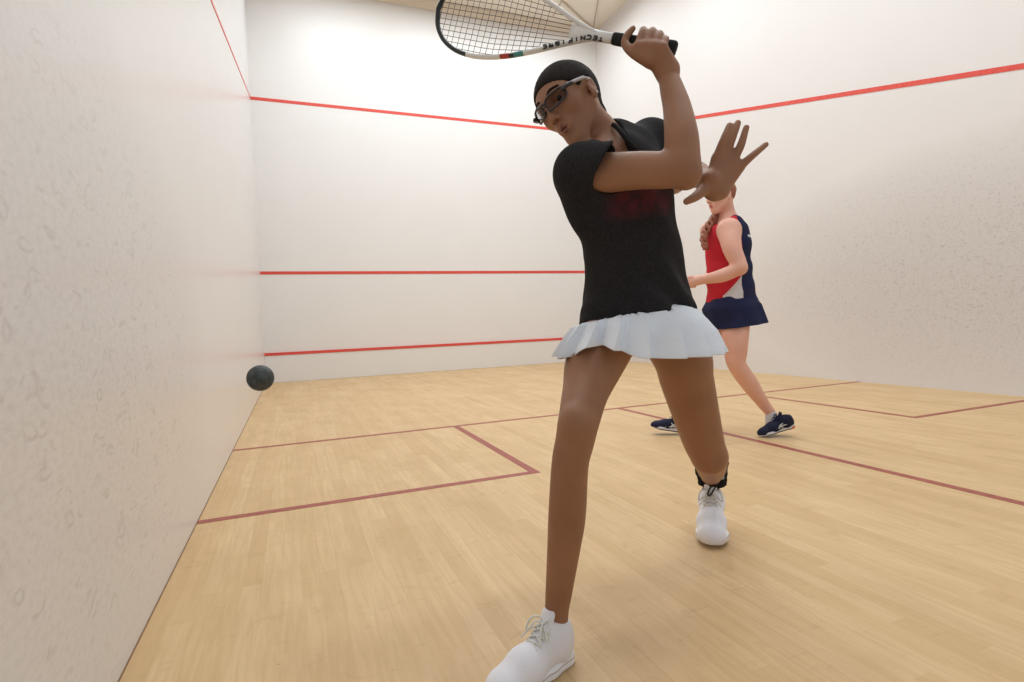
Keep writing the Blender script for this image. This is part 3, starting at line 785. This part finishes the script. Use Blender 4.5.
# shaft between grip and throat
V = []; F = []
prof = [(.150, .0135, .011), (.20, .014, .010), (.235, .0165, .0095), (.262, .017, .009), (.285, .0175, .007)]
for x, a_, c_ in prof:
    for k in range(14):
        t = 2*math.pi*k/14; V.append((x, a_*math.cos(t), c_*math.sin(t)))
for i in range(len(prof)-1):
    for k in range(14): F.append((i*14+k, i*14+(k+1) % 14, (i+1)*14+(k+1) % 14, (i+1)*14+k))
F += [tuple(range(14))[::-1], tuple((len(prof)-1)*14+k for k in range(14))]
raw('shaft', V, F, [m_rkw], rack, True)
V = []; F = []
prof = [(.0, .0150, .0125), (.004, .0180, .0150), (.018, .0185, .0155), (.03, .0160, .0135), (.10, .0155, .0130), (.162, .0150, .0125), (.166, .0135, .011)]
for x, a_, c_ in prof:
    for k in range(16):
        t = 2*math.pi*k/16; e = .75; V.append((x, a_*math.copysign(abs(math.cos(t))**e, math.cos(t)), c_*math.copysign(abs(math.sin(t))**e, math.sin(t))))
for i in range(len(prof)-1):
    for k in range(16): F.append((i*16+k, i*16+(k+1) % 16, (i+1)*16+(k+1) % 16, (i+1)*16+k))
F += [tuple(range(16))[::-1], tuple((len(prof)-1)*16+k for k in range(16))]
raw('grip', V, F, [m_grip], rack, True)
P = []
sx = np.array([q[0] for q in side]); sw = np.array([q[1] for q in side])
for k in range(18):                      # crosses
    x = x0+(x1-x0)*(.30+.675*k/17); w = float(half_w((x-x0)/(x1-x0)))
    P.append(([(x, -w, .0012*(1 if k % 2 else -1)), (x, w, .0012*(-1 if k % 2 else 1))], .0008, False))
for k in range(14):                      # mains fan out from the throat
    y = -.094+.188*k/13; us_ = np.linspace(0, 1, 200); ww = half_w(us_); inside = []
    for u in us_:
        yy = y*(.55+.45*min(1, u/.6)) if True else y
        if abs(yy) < half_w(u)-.001: inside.append((x0+(x1-x0)*u, yy, 0.))
    P.append((inside[::12]+[inside[-1]], .0008, False))
tubes('strings', P, m_string, rack, 5)
# dark lettering upside down along the lower frame
FONT = {'T': [(0, 1, 1, 1), (.5, 0, .5, 1)], 'E': [(0, 0, 0, 1), (0, 1, .9, 1), (0, .5, .7, .5), (0, 0, .9, 0)], 'C': [(1, 1, .2, 1), (.2, 1, 0, .7), (0, .7, 0, .3), (0, .3, .2, 0), (.2, 0, 1, 0)],
        'N': [(0, 0, 0, 1), (0, 1, 1, 0), (1, 0, 1, 1)], 'I': [(.5, 0, .5, 1)], 'F': [(0, 0, 0, 1), (0, 1, 1, 1), (0, .55, .8, .55)], 'B': [(0, 0, 0, 1), (0, 1, .8, .9), (.8, .9, .8, .55), (0, .5, 1, .4), (1, .4, 1, .1), (0, 0, 1, .05)], 'R': [(0, 0, 0, 1), (0, 1, 1, .9), (1, .9, .9, .5), (0, .5, .9, .5), (.5, .5, 1, 0)]}
P = []
word = 'TECNIFIBRE'; xs_ = np.linspace(.188, .338, len(word))
def low_y(x):
    u = (x-x0)/(x1-x0); return -max(.009, float(half_w(max(u, 0)))-.001)
for ch, x in zip(word, xs_):
    dy = (low_y(x+.012)-low_y(x))/.012; tx = np.array((1, dy, 0)); tx /= np.linalg.norm(tx); up_ = np.array((tx[1], -tx[0], 0))
    hz = -.0104 if x < .29 else -.0098
    o_ = np.array((x, low_y(x)+.0045, hz))
    for (a1, b1, a2, b2) in FONT[ch]:
        P.append(([o_+tx*a1*.0105+up_*b1*.0095, o_+tx*a2*.0105+up_*b2*.0095], .0020, False))
tubes('lettering', P, m_rkb, rack, 6)
RACK_DONE = True

# ------------------------------------------------------------------ the ball
bl = thing_ball = ball_obj('squash_ball', at(260.4, 378, .853), .0200, m_ball, None, 40)
bl['label'] = 'small black squash ball flying in mid-air beside the left wall'; bl['category'] = 'ball'

# ------------------------------------------------------------------ the second player
base = at(735, 430, 3.75); base[2] = 0
p2 = thing('person', 'person in a red and navy sleeveless top and navy skirt walking behind the lunging player', 'person', tuple(base))
u2 = cv(-.12, .99, .05); l2 = cv(.36, -.02, .93)
H2, A2 = head_frame(at(720, 196, 3.80), u2, l2)
n2 = cv(-.965, 0, .26); n2[2] = 0; n2 /= np.linalg.norm(n2)
s2 = np.cross([0, 0, 1], n2)             # her left, nearer to the lens
neck2 = at(728, 219, 3.83); ch2 = at(728, 248, 3.82); wa2 = at(729, 275, 3.84); hp2 = at(732, 300, 3.85)
t2u = (neck2-hp2)/np.linalg.norm(neck2-hp2)
sl2 = at(729, 230, 3.68); sr2 = neck2-s2*.150-t2u*.055+n2*.05
el2 = at(740, 268, 3.56); wr2 = at(699, 280, 3.66)
b = head_prims(H2, A2)
b += [rc(neck2, H2(-.03, 0, -.04), .055, .055, .03),
      rc(neck2-t2u*.035, sl2, .060, .060, .05), rc(neck2-t2u*.035, sr2, .060, .056, .05),
      rc(ch2+t2u*.03, wa2, .140, .125, .05, n2, .90), rc(wa2, hp2, .125, .140, .05, n2, .95),
      limb([sl2, at(732, 248, 3.60), at(738, 262, 3.57), el2], [.076, .060, .050, .044], .04),
      limb([el2, at(724, 275, 3.59), at(712, 278, 3.63), wr2], [.043, .044, .037, .029], .02)]
# left hand half closed
hd2 = (wr2-el2)/np.linalg.norm(wr2-el2); fd2 = FW-hd2*(hd2@FW)
for i in range(4):
    o = wr2+hd2*.07+UP*(.020-.014*i)
    b.append(rc(wr2, o, .024, .015, .015))
    b += chain([o, o+hd2*.030-UP*.012+FW*.010, o+hd2*.034-UP*.030+FW*.030, o+hd2*.014-UP*.036+FW*.036], [.0125, .011, .010, .009], .004)
b += chain([wr2+hd2*.02+UP*.010, wr2+hd2*.055+UP*.034-FW*.008, wr2+hd2*.090+UP*.030-FW*.004], [.018, .0125, .0105], .008)
# right arm, bent in front of the body and mostly out of sight
er2 = at(724, 264, 3.98); w2r = at(704, 280, 3.84)
b += [rc(sr2, er2, .055, .043, .03), rc(er2, w2r, .042, .028, .03)]
for i in range(4):
    o = w2r+n2*.07+s2*(.022-.015*i); b.append(rc(w2r, o, .022, .015, .012)); b += chain([o, o+n2*.035-UP*.012, o+n2*.040-UP*.036, o+n2*.015-UP*.045], [.012, .011, .010, .009], .004)
b += chain([w2r+s2*.015, w2r+s2*.04+n2*.04, w2r+s2*.045+n2*.075], [.017, .012, .010], .006)
kn2, an2 = at(736, 363, 3.72), at(771, 414, 3.76)
kr2, ar2 = at(700, 360, 3.86), at(678, 411, 3.90)
legs2 = [limb([hp2+s2*.06-t2u*.03, at(735, 335, 3.73), at(735.5, 352, 3.72), at(737, 365, 3.72), at(749, 383, 3.74), at(763, 403, 3.76), an2, an2-np.array([0, 0, .05])], [.086, .088, .074, .060, .057, .040, .033, .030], .03),
      limb([hp2-s2*.06-t2u*.03+n2*.03, at(714, 330, 3.86), kr2, at(692, 382, 3.89), ar2, ar2-np.array([0, 0, .05])], [.080, .074, .058, .054, .033, .031], .03)]
b += legs2
mesh_sdf('body', b, .0045, [m_skin2], root=p2)
mesh_sdf('mouth', lips_prims(H2, A2), .002, [m_lip2], root=p2)
eyes(H2, A2, p2)
for s in (-1, 1):
    e = tubes('eyebrow', [(spline([H2(.0905, s*.013, .0255), H2(.0875, s*.028, .0315), H2(.0745, s*.048, .0275)], 6), .0024, False)], m_hair2, None, 6); keep(e, p2)
hp = [ell(H2(-.019, 0, .032), (.102, .081, .089), A2, .02),
      ell(H2(-.105, 0, .045), (.034, .030, .030), A2, .02),
      plane(H2(.066, 0, .062), A2[0]*fn_[0]+A2[2]*fn_[2], .012)]
for s in (-1, 1): hp.append(ell(H2(.0, s*.088, -.004), (.026, .03, .036), A2, .01, 'sub'))
# plait falling in front of the far shoulder
pts = spline([at(722, 207, 3.88), at(714, 219, 3.84), at(708.5, 226, 3.80), at(705, 234, 3.76), at(704, 242, 3.73), at(706, 249, 3.72)], 4)
for st in range(3):                      # three wavy locks wound round each other
    q_ = []
    for i, c_ in enumerate(pts):
        a_ = i*.75+st*2.1; w_ = .021*(1-.35*i/len(pts)); q_.append(c_+RT*w_*math.cos(a_)+FW*w_*math.sin(a_))
    hp.append(limb(q_, [.019*(1-.55*i/len(pts)) for i in range(len(pts))], .004, 2))
mesh_sdf('hair', hp, .004, [m_hair2], root=p2, disp=wob(.004, 60))
ball_obj('ear_stud', H2(.0, .084, -.026), .0045, m_silver, p2, 12)
top = [rc(ch2+t2u*.045, wa2, .156, .142, .05, n2, .96), rc(wa2, hp2-t2u*.08, .142, .178, .05, n2, 1.0),
       rc(neck2-t2u*.052+s2*.0, neck2-t2u*.05+s2*.085, .068, .050, .05), rc(neck2-t2u*.052, neck2-t2u*.05-s2*.085, .068, .050, .05),
       ell(ch2+n2*.06+t2u*.0, (.06, .12, .07), [n2, s2, t2u], .05),
       plane(hp2-t2u*.015, -t2u, .004),
       ell(neck2+n2*.055-t2u*.005, (.085, .085, .085), [n2, s2, t2u], .006, 'sub'),
       ell(sl2+s2*.045-t2u*.02+n2*.015, (.082, .085, .105), [n2, s2, t2u], .006, 'sub'), ell(sr2-s2*.05-t2u*.02, (.080, .085, .105), [n2, s2, t2u], .006, 'sub')]
def treg(c):
    q = c-ch2; a = q@t2u; f_ = q@n2; sd = q@s2
    seam = .004
    r = np.where((f_ > seam), 1, 0)
    tri = (f_ > seam) & (f_ < seam+.105*np.clip((-a-.20)/.13, 0, 1)) & (sd > 0)
    r = np.where(tri, 2, r)
    bind = sdf(c.astype(np.float32), [ell(sl2+s2*.045-t2u*.02+n2*.015, (.082, .085, .105), [n2, s2, t2u])]) < .016
    r = np.where(bind, 0, r)
    logo = (f_ < -.05) & (np.abs(a-.060) < .008) & (np.abs(sd-.08) < .06); r = np.where(logo, 2, r)
    return r
mesh_sdf('sports_top', top, .004, [m_navy, m_redc, m_whitec], root=p2, disp=lambda P: (.004*np.sin((P-ch2)@t2u*45+((P-ch2)@n2)*30+2*np.sin(((P-ch2)@s2)*22))).astype(np.float32), region=treg)
pc = at(731, 292, 3.84); pc = pc+np.array([0, 0, 0.])
fx2 = n2; fy2 = s2; z_ = at(731, 288, 3.84)[2]; zb = at(731, 326, 3.72)[2]
skirt(p2, pc, fx2, fy2, [(z_-.03, .110, .120, 0, 0, 0), (z_-.07, .145, .150, .004, 0, .2), (z_-(z_-zb)*.5, .186, .175, .008, .01, .6), (z_-(z_-zb)*.78, .185, .180, -.012, .015, .9), (zb+.006, .178, .184, -.030, .02, 1), (zb, .176, .184, -.030, .02, 1)], 9, m_navy, .06, lambda a, pa: .02*pa*(-math.cos(a)), 'skirt', False, .004, inner=legs2, outer=None)
def sock(a, d, root):
    o = mesh_sdf('sock', [rc(a-np.array([0, 0, .05]), a+np.array([0, 0, .012]), .040, .036, .01), plane(a+np.array([0, 0, .018])+d, (0, 0, 1)), rc(a, a+np.array([0, 0, .1]), .028, .030, .003, op='sub')], .004, [m_whitec], root=root)
    return o
sock(an2, 0, p2); sock(ar2, 0, p2)
hl = at(796.5, 427, 3.68); tt = at(759, 435, 3.70)
tt[2] = .002; d_ = tt-hl; d_ /= np.linalg.norm(d_)
shoe(p2, shoe_matrix(hl, tt, sc=.96), 1, False)
hl = at(688, 434.5, 3.88); hl[2] = .004; tt = at(650, 427.5, 3.90); tt[2] = max(tt[2], .02)
shoe(p2, shoe_matrix(hl, tt, sc=.98), -1, False)
